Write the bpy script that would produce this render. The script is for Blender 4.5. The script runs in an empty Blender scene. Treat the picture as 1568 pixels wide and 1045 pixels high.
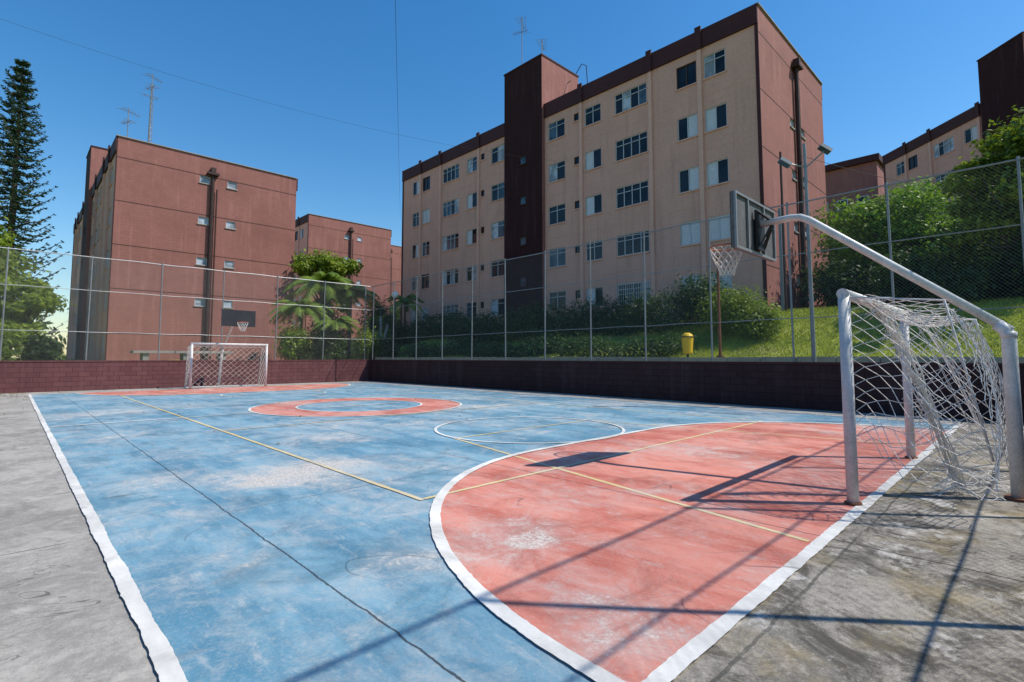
import bpy, math, random
import numpy as np
from mathutils import Vector, Matrix
random.seed(7); rng=np.random.default_rng(7)
S=bpy.context.scene
S.view_settings.view_transform='Standard'
try: S.view_settings.look='None'
except Exception: pass
S.view_settings.exposure=0

# ---------------------------------------------------------------- materials
class NT:
    def __init__(s,name):
        s.m=bpy.data.materials.new(name); s.m.use_nodes=True
        s.t=s.m.node_tree; s.t.nodes.clear()
        s.out=s.t.nodes.new('ShaderNodeOutputMaterial')
    def n(s,typ,**k):
        nd=s.t.nodes.new('ShaderNode'+typ)
        for a,b in k.items(): setattr(nd,a,b)
        return nd
    def l(s,a,b): s.t.links.new(a,b)
    def val(s,sock,v):
        if isinstance(v,bpy.types.NodeSocket): s.l(v,sock)
        else: sock.default_value=v
    def math(s,op,a,b=0.0,c=None,clamp=False):
        nd=s.n('Math',operation=op); nd.use_clamp=clamp
        s.val(nd.inputs[0],a); s.val(nd.inputs[1],b)
        if c is not None: s.val(nd.inputs[2],c)
        return nd.outputs[0]
    def mix(s,f,a,b,mode='MIX'):
        nd=s.n('MixRGB',blend_type=mode)
        s.val(nd.inputs[0],f)
        for i,v in ((1,a),(2,b)):
            if isinstance(v,bpy.types.NodeSocket): s.l(v,nd.inputs[i])
            else: nd.inputs[i].default_value=(*v,1) if len(v)==3 else v
        return nd.outputs[0]
    def coord(s,scale=(1,1,1)):
        tc=s.n('TexCoord'); mp=s.n('Mapping'); mp.inputs['Scale'].default_value=scale
        s.l(tc.outputs['Object'],mp.inputs[0]); return mp.outputs[0]
    def noise(s,scale,detail=4,rough=.5,vec=None,dist=0.0,anis=(1,1,1)):
        nd=s.n('TexNoise'); nd.inputs['Scale'].default_value=scale; nd.inputs['Detail'].default_value=detail
        nd.inputs['Roughness'].default_value=rough; nd.inputs['Distortion'].default_value=dist
        s.l(vec if vec is not None else s.coord(anis),nd.inputs['Vector']); return nd.outputs[0]
    def ramp(s,f,a,b,lo=0.0,hi=1.0):
        nd=s.n('MapRange'); nd.interpolation_type='SMOOTHSTEP'
        s.l(f,nd.inputs[0]); nd.inputs[1].default_value=a; nd.inputs[2].default_value=b
        nd.inputs[3].default_value=lo; nd.inputs[4].default_value=hi
        return nd.outputs[0]
    def bsdf(s,col,rough=.8,metal=0,bump=None,bstr=.3,bdist=.01,spec=.3):
        b=s.n('BsdfPrincipled')
        if isinstance(col,bpy.types.NodeSocket): s.l(col,b.inputs['Base Color'])
        else: b.inputs['Base Color'].default_value=(*col,1)
        s.val(b.inputs['Roughness'],rough); b.inputs['Metallic'].default_value=metal
        b.inputs['Specular IOR Level'].default_value=spec
        if bump is not None:
            bp=s.n('Bump'); bp.inputs['Strength'].default_value=bstr; bp.inputs['Distance'].default_value=bdist
            s.l(bump,bp.inputs['Height']); s.l(bp.outputs[0],b.inputs['Normal'])
        s.l(b.outputs[0],s.out.inputs[0]); return b

def simple(name,col,rough=.7,metal=0,var=.25,scale=3,spec=.3,streak=0):
    t=NT(name); n1=t.noise(scale,6,.6); n2=t.noise(scale*9,3,.6)
    f=t.math('MULTIPLY',t.math('ADD',n1,n2),.5)
    c=t.mix(t.ramp(f,.3,.7),tuple(x*(1-var) for x in col),tuple(min(1,x*(1+var*.7)) for x in col))
    if streak:
        s=t.noise(1.6,6,.65,anis=(1.6,1.6,.12))
        c=t.mix(t.math('MULTIPLY',t.ramp(s,.50,.72),streak),c,tuple(x*.5 for x in col))
    t.bsdf(c,rough,metal,spec=spec); return t.m

def joints(t,px,x0,py,y0,w=.009):
    tc=t.n('TexCoord'); sp=t.n('SeparateXYZ'); t.l(tc.outputs['Object'],sp.inputs[0])
    wob=t.math('MULTIPLY',t.math('SUBTRACT',t.noise(2.5,5,.7),.5),.06)
    res=[]
    for s,(p,o) in zip((sp.outputs[0],sp.outputs[1]),((px,x0),(py,y0))):
        a=t.math('ADD',t.math('SUBTRACT',s,o),wob)
        f=t.math('SUBTRACT',t.math('FRACT',t.math('ADD',t.math('DIVIDE',a,p),.5)),.5)
        res.append(t.math('LESS_THAN',t.math('MULTIPLY',t.math('ABSOLUTE',f),p),w))
    g=t.ramp(t.noise(.9,4,.6),.35,.55)
    return t.math('MAXIMUM',t.math('MULTIPLY',res[0],.85),t.math('MULTIPLY',t.math('MULTIPLY',res[1],g),.6))

SPOTS=[(2.8,2.8,.95,.17),(2.0,3.1,.7,.15),(2.3,6.2,1.1,.14),(1.3,7.0,.9,.13),(3.2,6.5,.8,.13),(2.4,1.7,.7,.14),(4.2,8.6,1.2,.11),(13.4,9,2.4,.09),(2.2,16.5,2.2,.09),(5.0,10.5,1.4,.08),(12.6,2.2,1.4,.09),(9.5,10.8,1.6,.08),(1.2,4.0,.6,.11),(7.5,3.6,1.3,.07)]
def paint(name,col,col2,wear=.62,joint=True,rough=.62,spots=True,haze=.5):
    t=NT(name)
    big=t.noise(.5,3,.55,dist=.6)
    mid=t.noise(2.4,10,.76,dist=.9)
    fine=t.noise(38,6,.8)
    streak=t.noise(1.5,7,.70,anis=(1.0,.3,1))
    m=t.math('ADD',t.math('ADD',t.math('MULTIPLY',big,.32),t.math('MULTIPLY',mid,.50)),t.math('MULTIPLY',fine,.18))
    if spots:
        tc=t.n('TexCoord'); acc=None
        for (x,y,r,A) in SPOTS:
            vd=t.n('VectorMath',operation='DISTANCE'); t.l(tc.outputs['Object'],vd.inputs[0]); vd.inputs[1].default_value=(x,y,0)
            g=t.ramp(vd.outputs['Value'],0.0,r,A*.72,0.0)
            acc=g if acc is None else t.math('ADD',acc,g)
        m=t.math('ADD',m,acc)
    wearm=t.ramp(m,wear-.03,wear+.08)
    c=t.mix(t.ramp(streak,.38,.62),col,col2)
    thin=t.ramp(m,wear-.13,wear+.02)
    c=t.mix(t.math('MULTIPLY',thin,haze),c,(.50,.49,.46))
    sc=t.noise(5,8,.8,dist=.3,anis=(1.6,.5,1))
    c=t.mix(t.math('MULTIPLY',t.ramp(sc,.53,.68),.42),c,(.58,.57,.53))
    c=t.mix(t.math('MULTIPLY',t.ramp(t.noise(70,3,.7),.48,.72),.25),c,(.55,.55,.52))
    dirt=t.ramp(t.noise(.9,8,.72,dist=1.2),.48,.68)
    c=t.mix(t.math('MULTIPLY',dirt,.50),c,tuple(x*.5 for x in col))
    conc=t.mix(t.ramp(fine,.38,.62),(.36,.33,.29),(.70,.66,.60))
    c=t.mix(t.math('MULTIPLY',wearm,.88),c,conc)
    sk=t.math('ABSOLUTE',t.math('SUBTRACT',t.noise(.42,2,.4,dist=1.5),.5))
    skm=t.math('MULTIPLY',t.math('LESS_THAN',sk,.0018),t.ramp(t.noise(.9,3),.48,.58))
    c=t.mix(t.math('MULTIPLY',skm,.45),c,(.04,.05,.06))
    if joint: c=t.mix(joints(t,3.13,1.47,4.15,1.05,.007),c,(.035,.04,.05))
    t.bsdf(c,rough,0,t.math('ADD',mid,t.math('MULTIPLY',fine,.5)),.3,.005,.25)
    return t.m

def concrete(name,a,b,stain=(.12,.11,.10),st=.6,yellow=0,lt=.5):
    t=NT(name)
    n1=t.noise(.9,9,.68,dist=.4); n2=t.noise(14,7,.75); n3=t.noise(90,3,.7)
    f=t.math('ADD',t.math('MULTIPLY',n1,.5),t.math('ADD',t.math('MULTIPLY',n2,.3),t.math('MULTIPLY',n3,.2)))
    c=t.mix(t.ramp(f,.42,.58),a,b)
    s=t.ramp(t.noise(1.9,9,.78,dist=.8),.47,.60)
    c=t.mix(t.math('MULTIPLY',s,st),c,stain)
    if yellow: c=t.mix(t.math('MULTIPLY',t.ramp(t.noise(1.3,6,.6,anis=(1,1,1)),.5,.66),yellow),c,(.33,.25,.11))
    lite=t.ramp(t.noise(1.5,8,.75,vec=t.coord((1.3,1.3,1.3))),.54,.66)
    c=t.mix(t.math('MULTIPLY',lite,lt),c,(.66,.63,.57))
    ck=t.math('ABSOLUTE',t.math('SUBTRACT',t.noise(.8,5,.55,dist=.8),.5))
    c=t.mix(t.math('MULTIPLY',t.math('LESS_THAN',ck,.0022),t.ramp(t.noise(.7,2),.45,.55,0,.6)),c,(.06,.055,.05))
    c=t.mix(joints(t,3.13,1.47,4.15,1.05,.010),c,(.05,.05,.045))
    t.bsdf(c,.88,0,t.math('ADD',n2,n3),.45,.008,.2); return t.m

def brick(name,c1,c2,mort,rough=.85,bw=.40,rh=.20,bs=.15):
    t=NT(name)
    tc=t.n('TexCoord'); sp=t.n('SeparateXYZ'); t.l(tc.outputs['Object'],sp.inputs[0])
    u=t.math('ADD',sp.outputs[0],sp.outputs[1])
    cb=t.n('CombineXYZ'); t.l(u,cb.inputs[0]); t.l(sp.outputs[2],cb.inputs[1])
    br=t.n('TexBrick'); t.l(cb.outputs[0],br.inputs['Vector'])
    br.inputs['Scale'].default_value=1; br.inputs['Brick Width'].default_value=bw; br.inputs['Row Height'].default_value=rh
    br.inputs['Mortar Size'].default_value=.012; br.inputs['Mortar Smooth'].default_value=.4
    br.inputs['Color1'].default_value=(*c1,1); br.inputs['Color2'].default_value=(*c2,1); br.inputs['Mortar'].default_value=(*mort,1)
    n=t.noise(.35,7,.65); n2=t.noise(1.2,6,.6,anis=(2.5,2.5,.20)); n3=t.noise(3.0,6,.7)
    c=t.mix(t.math('MULTIPLY',t.ramp(n,.4,.7),.45),br.outputs[0],tuple(x*.6 for x in c1))
    c=t.mix(t.math('MULTIPLY',t.ramp(n2,.50,.70),.35),c,tuple(min(1,x*1.45+.03) for x in c1))
    c=t.mix(t.math('MULTIPLY',t.ramp(n3,.45,.7),.22),c,tuple(x*.7 for x in c1))
    t.bsdf(c,rough,0,br.outputs['Fac'],bs,-.006,.2); return t.m

def leafmat(name,dark,light,trans=.25):
    t=NT(name)
    g=t.n('NewGeometry')
    n=t.noise(.9,3,.6)
    f=t.math('ADD',t.math('MULTIPLY',g.outputs['Random Per Island'],.5),t.math('MULTIPLY',t.ramp(n,.35,.65),.5))
    c=t.mix(f,dark,light)
    b=t.n('BsdfPrincipled'); t.l(c,b.inputs['Base Color']); b.inputs['Roughness'].default_value=.5; b.inputs['Specular IOR Level'].default_value=.3
    tr=t.n('BsdfTranslucent'); t.l(t.mix(.5,c,(light[0]*1.3,light[1]*1.4,light[2]*.6)),tr.inputs[0])
    mx=t.n('MixShader'); mx.inputs[0].default_value=trans
    t.l(b.outputs[0],mx.inputs[1]); t.l(tr.outputs[0],mx.inputs[2]); t.l(mx.outputs[0],t.out.inputs[0])
    return t.m

def glassmat(name,col,rough=.06,spec=.5):
    t=NT(name); n=t.noise(1.1,2,.5)
    c=t.mix(t.ramp(n,.4,.6),tuple(x*.6 for x in col),tuple(x*1.3 for x in col))
    t.bsdf(c,rough,0,n,.15,.02,spec); return t.m

M={}
M['blue']=paint('blue_court_paint',(.082,.225,.325),(.19,.36,.455),.580)
M['red']=paint('red_court_paint',(.48,.125,.085),(.67,.26,.195),.595,haze=.42)
M['white']=paint('white_line_paint',(.60,.59,.55),(.81,.80,.75),.575,False,spots=False,haze=.35)
M['yellow']=paint('yellow_line_paint',(.64,.49,.19),(.72,.60,.34),.560,False,spots=False)
M['conc']=concrete('concrete_pavement',(.27,.256,.232),(.42,.40,.36),(.19,.18,.165),.50,0,.30)
M['concd']=concrete('weathered_concrete',(.18,.168,.14),(.40,.365,.31),(.075,.069,.056),.85,.45,.75)
M['brick']=brick('red_brick_wall',(.285,.125,.105),(.305,.135,.112),(.245,.108,.092))
M['darkbrick']=brick('shaded_brown_wall',(.034,.0105,.0105),(.040,.013,.013),(.028,.009,.009))  # dark brown tower front, with its shadow side also put into the colour
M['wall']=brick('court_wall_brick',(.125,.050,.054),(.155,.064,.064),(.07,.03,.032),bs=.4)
M['walld']=brick('court_wall_shaded',(.045,.020,.021),(.056,.026,.026),(.028,.014,.014),bs=.4)  # darker copy of the court wall; shade of the right-hand face painted in
M['beige']=simple('beige_plaster',(.60,.345,.268),.85,0,.10,.8,.2,.35)
M['pil']=simple('beige_pilaster',(.66,.39,.305),.85,0,.10,.8,.2,.3)
M['fascia']=simple('brown_fascia',(.058,.017,.016),.7,0,.25,.8)
M['groove']=simple('painted_groove_shade',(.07,.035,.03),.9)
M['roof']=simple('roof_sheet',(.24,.20,.18),.8)
M['frame']=simple('window_aluminium',(.50,.51,.52),.4,.2,.1)
M['frameb']=simple('window_brown',(.08,.045,.035),.5,0,.2)
M['glass']=glassmat('window_glass',(.012,.016,.022),.04,.3)
M['glassb']=glassmat('window_glass_bluish',(.05,.085,.12),.08,.35)
M['curtain']=glassmat('window_curtain',(.34,.39,.44),.25,.4)
M['shutter']=simple('white_shutter',(.58,.64,.72),.5,0,.12,6)
M['paintw']=simple('white_painted_steel',(.64,.635,.62),.42,.0,.25,7,.4,.4)
M['steel']=simple('galvanised_steel',(.24,.255,.26),.5,.3,.2,4)
M['rail']=simple('sunlit_steel_rail',(.48,.49,.49),.5,.2,.2,4)  # steel lightened for the far fence rails, sunlight put into the colour
M['dark']=simple('dark_metal',(.03,.03,.032),.5,.3,.2,4)
M['pole']=simple('dark_duct',(.05,.028,.026),.7,0,.3,2)
M['rust']=simple('rusty_steel',(.22,.09,.05),.8,.2,.4,6)
M['board']=simple('backboard_panel',(.12,.12,.118),.6,0,.35,3,.3,.5)
M['boardd']=simple('backboard_dark_front',(.035,.035,.04),.5,0,.3,3)
M['net']=simple('net_cord',(.74,.72,.66),.9,0,.1,8)
M['rim']=simple('orange_rim',(.40,.12,.05),.5,.2,.3,8)
M['yel']=simple('yellow_plastic',(.75,.48,.03),.4,0,.1,4)
M['bark']=simple('bark',(.11,.085,.065),.9,0,.4,5)
M['coping']=simple('concrete_coping',(.33,.31,.29),.9,0,.25,3)
M['leaf']=leafmat('tree_foliage',(.04,.10,.012),(.24,.40,.035),.3)
M['leafy']=leafmat('bush_foliage',(.05,.095,.014),(.28,.36,.04),.3)
M['leafd']=leafmat('hedge_foliage',(.018,.042,.010),(.055,.105,.02))
M['pine']=leafmat('pine_foliage',(.014,.036,.018),(.05,.10,.045),.1)
M['palm']=leafmat('palm_foliage',(.05,.10,.015),(.22,.31,.04),.3)
M['far']=leafmat('distant_foliage',(.02,.045,.014),(.07,.12,.03))
M['dry']=leafmat('dry_leaves',(.12,.07,.03),(.30,.2,.09),.1)
M['grassb']=leafmat('grass_blades',(.14,.20,.025),(.42,.46,.07),.35)
t=NT('chain_link_wire'); t.bsdf((.16,.175,.175),.55,.3,spec=.3); M['chain']=t.m
M['cable']=simple('black_cable',(.03,.03,.03),.6)
M['globe']=simple('lamp_globe',(.8,.8,.78),.3,0,.03)

# ---------------------------------------------------------------- mesh builder
class MB:
    def __init__(s,name,loc=(0,0,0)):
        s.name=name; s.d={}; s.loc=Vector(loc)
    def part(s,p,mat):
        return s.d.setdefault((p,mat),([],[]))
    def poly(s,p,mat,pts):
        V,F=s.part(p,mat); o=len(V); V.extend([tuple(q) for q in pts]); F.append(tuple(range(o,o+len(pts))))
    def frame_box(s,p,mat,O,A,B,C):
        O,A,B,C=map(Vector,(O,A,B,C)); V,F=s.part(p,mat); o=len(V)
        for k in (0,1):
            for a,b in ((0,0),(1,0),(1,1),(0,1)): V.append(tuple(O+A*a+B*b+C*k))
        F+= [tuple(o+i for i in f) for f in ((0,3,2,1),(4,5,6,7),(0,1,5,4),(1,2,6,5),(2,3,7,6),(3,0,4,7))]
    def box(s,p,mat,x0,x1,y0,y1,z0,z1):
        s.frame_box(p,mat,(x0,y0,z0),(x1-x0,0,0),(0,y1-y0,0),(0,0,z1-z0))
    def tube(s,p,mat,pts,r,seg=8,cap=True):
        pts=[Vector(q) for q in pts]; V,F=s.part(p,mat); o=len(V); n=len(pts)
        rr=r if hasattr(r,'__len__') else [r]*n
        prev=None
        for i,q in enumerate(pts):
            d=(pts[min(i+1,n-1)]-pts[max(i-1,0)]).normalized()
            if prev is None:
                up=Vector((0,0,1)) if abs(d.z)<.9 else Vector((1,0,0)); a=d.cross(up).normalized()
            else:
                a=(prev-d*prev.dot(d)).normalized()
            prev=a; b=d.cross(a)
            for k in range(seg):
                t=2*math.pi*k/seg; V.append(tuple(q+(a*math.cos(t)+b*math.sin(t))*rr[i]))
        for i in range(n-1):
            for k in range(seg):
                k2=(k+1)%seg; F.append((o+i*seg+k,o+i*seg+k2,o+(i+1)*seg+k2,o+(i+1)*seg+k))
        if cap:
            F.append(tuple(o+k for k in range(seg))[::-1]); F.append(tuple(o+(n-1)*seg+k for k in range(seg)))
    def sphere(s,p,mat,c,r,nu=14,nv=9):
        V,F=s.part(p,mat); o=len(V)
        for j in range(nv+1):
            ph=math.pi*j/nv
            for i in range(nu):
                th=2*math.pi*i/nu; V.append((c[0]+r*math.sin(ph)*math.cos(th),c[1]+r*math.sin(ph)*math.sin(th),c[2]+r*math.cos(ph)))
        for j in range(nv):
            for i in range(nu): F.append((o+j*nu+i,o+(j+1)*nu+i,o+(j+1)*nu+(i+1)%nu,o+j*nu+(i+1)%nu))
    def build(s,smooth=()):
        if len(s.d)==1: e=None
        else:
            e=bpy.data.objects.new(s.name,None); e.location=s.loc; e.empty_display_size=.5; S.collection.objects.link(e)
        for (p,mat),(V,F) in s.d.items():
            nm=s.name if e is None else p
            me=bpy.data.meshes.new(nm); me.from_pydata(V,[],F); me.materials.append(M[mat]); me.update()
            if p in smooth or smooth is True:
                me.polygons.foreach_set('use_smooth',[len(f.vertices)<5 for f in me.polygons])
            ob=bpy.data.objects.new(nm,me); S.collection.objects.link(ob)
            if e is not None:
                ob.parent=e; ob.matrix_parent_inverse=Matrix.Translation(-s.loc)
        return e

# ---------------------------------------------------------------- terrain
def ss(t): t=max(0,min(1,t)); return t*t*(3-2*t)
def H(x,y):
    if x<15.6 and y<28.42: return 0.0
    b=1.15+2.2*ss((x-16.2)/8.0)
    b+=6.5*ss((x-40)/24)*(1-ss((y-28)/22))
    if x>16.5 or y>29.5: b+=.12*math.sin(x*.9+1)*math.sin(y*.7)*ss((max(x-16.5,y-29.5))/3)
    return b
def axis(lo,a,b,hi,step,extra):
    v=list(np.arange(a,b,step)); 
    q=a; g=step
    while q>lo: g*=1.35; q-=g; v.append(q)
    q=b; g=step
    while q<hi: g*=1.35; q+=g; v.append(q)
    v=[w for w in v if all(abs(w-e)>.25 for e in extra)]+extra
    return sorted(v)
xs=axis(-900,-6,70,1200,.8,[15.56,15.68]); ys=axis(-900,-6,60,1200,.8,[28.36,28.48])
V=[(x,y,H(x,y)) for y in ys for x in xs]; nx=len(xs)
F=[(j*nx+i,j*nx+i+1,(j+1)*nx+i+1,(j+1)*nx+i) for j in range(len(ys)-1) for i in range(nx-1)]
t=NT('grass_ground')
f=t.math('ADD',t.math('MULTIPLY',t.noise(.5,8,.65),.6),t.math('MULTIPLY',t.noise(9,6,.7),.4))
c=t.mix(t.ramp(f,.38,.62),(.13,.18,.03),(.34,.37,.07))
c=t.mix(t.math('MULTIPLY',t.ramp(t.noise(.35,6,.6,dist=.5),.52,.68),.6),c,(.32,.28,.14))
t.bsdf(c,.95,0,t.noise(30,5,.7),.6,.03,.1); M['ground']=t.m
me=bpy.data.meshes.new('ground'); me.from_pydata(V,[],F); me.materials.append(M['ground'])
S.collection.objects.link(bpy.data.objects.new('ground',me))

# ---------------------------------------------------------------- court
def sheet(name,polys,mat):
    b=MB(name)
    for p in polys: b.poly(name,mat,p)
    b.build()
def rect(x0,x1,y0,y1,z): return [(x0,y0,z),(x1,y0,z),(x1,y1,z),(x0,y1,z)]
XL,XR,Y0,Y1=.572,14.2,1.215,26.5
CX,CY=7.4,13.9
sheet('concrete_pavement',[rect(-2.5,.60,-1,28.35,.003),rect(14.18,15.52,Y0,28.35,.003),rect(.60,14.18,26.48,28.35,.003)],'conc')
sheet('weathered_pavement',[rect(.60,15.52,-1,Y0+.02,.003)],'concd')
sheet('sports_court',[rect(XL,XR,Y0,Y1,.006)],'blue')
TP=2*math.pi
def stroke(pts,w,z,closed=False,amp=1.0):
    n=len(pts); L=[];R=[]; da=db=0.0
    for i,(x,y) in enumerate(pts):
        if closed: a=pts[(i-1)%(n-1)];c=pts[(i+1)%(n-1)] if i<n-1 else pts[1]
        else: a=pts[max(i-1,0)]; c=pts[min(i+1,n-1)]
        dx,dy=c[0]-a[0],c[1]-a[1]; l=math.hypot(dx,dy) or 1; nx_,ny_=-dy/l,dx/l
        da=.90*da+random.gauss(0,.0014); db=.90*db+random.gauss(0,.0014)
        wa=w+amp*(da+random.gauss(0,.0013)); wb=w+amp*(db+random.gauss(0,.0013))
        L.append((x+nx_*wa,y+ny_*wa,z)); R.append((x-nx_*wb,y-ny_*wb,z))
    if closed: L[-1]=L[0];R[-1]=R[0]
    return [[L[i],R[i],R[i+1],L[i+1]] for i in range(n-1)]
def line(x0,y0,x1,y1,w,z,amp=1.0,step=.03):
    n=max(2,int(math.hypot(x1-x0,y1-y0)/step)); return stroke([(x0+(x1-x0)*i/n,y0+(y1-y0)*i/n) for i in range(n+1)],w,z,False,amp)
def dpts(R,yl,sgn,Rt=None,n=200):
    """goal-area D; Rt = radius along the field direction"""
    Rt=Rt or R
    pts=[]; pxl,pxr=5.8,9.0
    for i in range(n+1):
        a=math.pi-math.pi/2*i/n; pts.append((pxl+R*math.cos(a),yl+sgn*Rt*math.sin(a)))
    for i in range(1,100): pts.append((pxl+(pxr-pxl)*i/100,yl+sgn*Rt))
    for i in range(n+1):
        a=math.pi/2-math.pi/2*i/n; pts.append((pxr+R*math.cos(a),yl+sgn*Rt*math.sin(a)))
    return pts
def circ(cx,cy,r,n=260): return [(cx+r*math.cos(TP*i/n),cy+r*math.sin(TP*i/n)) for i in range(n+1)]
def z3(p,z): return [(x,y,z) for x,y in p]
sheet('red_goal_area',[z3(dpts(3.87,Y0,1,4.10),.009)],'red')
sheet('red_goal_area',[z3(dpts(3.87,Y1,-1,4.10),.009)],'red')
ri,ro=circ(CX,CY,1.75),circ(CX,CY,2.9)
sheet('red_centre_ring',[z3([ri[i],ro[i],ro[i+1],ri[i+1]],.009) for i in range(260)],'red')
z=.0165; W=[]
W+=line(XL,Y0-.05,XL,Y1+.05,.040,z); W+=line(XR,Y0-.05,XR,Y1+.05,.045,z)
W+=line(XL+.05,Y0,XR-.055,Y0,.046,z); W+=line(XL+.05,Y1,XR-.055,Y1,.045,z)
def trimD(p,yl,s): return [q for q in p if s*(q[1]-yl)>.055]
W+=stroke(trimD(dpts(3.90,Y0,1,4.13),Y0,1),.048,z+.002); W+=stroke(trimD(dpts(3.89,Y1,-1,4.12),Y1,-1),.045,z+.002)
W+=stroke(circ(CX,CY,2.91),.033,z,True,.7); W+=stroke(circ(CX,CY,1.74),.03,z,True,.7)
W+=line(XL+.07,CY,CX-2.96,CY,.035,z); W+=line(CX+2.96,CY,XR-.06,CY,.035,z); W+=line(CX-1.3,CY,CX+1.3,CY,.04,z)
W+=stroke(circ(CX,7.1,1.83),.026,z+.003,True,.7); W+=stroke(circ(CX,20.7,1.83),.026,z+.003,True,.7)
sheet('white_court_lines',W,'white')
z=.014; Yl=[]; w=.027
x0,x1,y0,y1=2.95,11.85,4.30,23.5
Yl+=line(x0,y0-w,x0,y1+w,w,z,.8)+line(x1,y0-w,x1,y1+w,w,z,.8)+line(x0+w+.01,y0,x1-w-.01,y0,w,z,.8)+line(x0+w+.01,y1,x1-w-.01,y1,w,z,.8)
Yl+=line(x0+w+.01,10.9,x1-w-.01,10.9,w,z,.8)+line(x0+w+.01,16.9,x1-w-.01,16.9,w,z,.8)
sheet('yellow_court_lines',Yl,'yellow')
z=.0115; K=[]
for yb,yt in ((Y0+.07,7.1),(Y1-.07,20.7)):
    for sg in (-1,1): K+=line(CX+sg*3.0,yb,CX+sg*1.85,yt,.026,z,.8)
    K+=line(CX-1.8,yt,CX+1.8,yt,.026,z,.8)
sheet('yellow_key_lines',K,'yellow')

# ---------------------------------------------------------------- walls and fences
def wall(name,mat,x0,x1,y0,y1,h=1.22):
    b=MB(name,(x0,y0,0)); b.box('masonry',mat,x0,x1,y0,y1,-.1,h)
    b.box('coping','fascia' if mat=='walld' else mat,x0-.02,x1+.02,y0-.02,y1+.02,h,h+.06); b.build()
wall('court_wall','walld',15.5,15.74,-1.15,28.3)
wall('court_wall','wall',-2.7,15.74,28.32,28.54)
wall('court_wall','wall',-2.45,15.48,-1.15,-.93)
wall('court_wall','wall',-2.7,-2.47,-1.15,28.3)
b=MB('garden_kerb'); 
yy=-1.1
while yy<28: b.box('garden_kerb','coping',16.25,16.4,yy,yy+.98,1.0,1.42+.01*math.sin(yy*7)); yy+=1.0
b.build()
def fence(name,P,Q,step,phase,ht=5.75,zb=1.28,cell=.085,wr=.0017,railm='steel'):
    P=Vector(P);Q=Vector(Q); L=(Q-P).length; d=(Q-P)/L
    b=MB(name,(P.x,P.y,zb))
    for zz in (2.5,4.3,ht):
        n=int(L/step)+1; pts=[]
        for i in range(n*4+1):
            f=i/(n*4); pts.append(P+d*L*f+Vector((0,0,zz-.012*math.sin(f*n*math.pi)**2+.008*math.sin(i*1.3))))
        b.tube('rail',railm,pts,.014 if zz<ht else .021,6)
    s=phase
    while s<=L:
        c=P+d*s; t1=Vector((random.uniform(-.04,.04),random.uniform(-.04,.04),0))
        b.tube('post','steel',[c+Vector((0,0,zb-.3)),c+t1+Vector((0,0,ht+.06))],.028,8); s+=step
    h=ht-zb; Vc,Fc=b.part('chain_link','chain')
    nrm=Vector((-d.y,d.x,0))
    for sg in (1,-1):
        s=-h
        while s<L+h:
            k0,k1=0.0,h
            if sg>0: k0=max(k0,-s); k1=min(k1,L-s)
            else: k0=max(k0,s-L); k1=min(k1,s)
            if k1-k0>.05:
                n=max(1,int((k1-k0)/.6)); o=len(Vc)
                pd=(-d*sg+Vector((0,0,1))).normalized()*wr*1.2
                for i in range(n+1):
                    k=k0+(k1-k0)*i/n; c=P+d*(s+sg*k)+Vector((0,0,zb+k))+nrm*.03*math.sin((s+sg*k)*1.7)*math.sin(k*.9)
                    Vc.append(tuple(c+pd)); Vc.append(tuple(c-pd*.5+nrm*wr)); Vc.append(tuple(c-pd*.5-nrm*wr))
                for i in range(n):
                    for j in range(3):
                        j2=(j+1)%3; Fc.append((o+i*3+j,o+i*3+j2,o+(i+1)*3+j2,o+(i+1)*3+j))
            s+=cell
    b.build()
fence('chain_link_fence',(15.62,-1.0,0),(15.62,28.4,0),2.33,1.1)
fence('chain_link_fence',(-2.6,28.43,0),(15.62,28.43,0),2.6,2.3,railm='rail')
fence('chain_link_fence',(-2.4,-1.0,0),(15.5,-1.0,0),2.6,1.97)
fence('chain_link_fence',(-2.6,-1.0,0),(-2.6,28.4,0),2.6,1)

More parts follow.
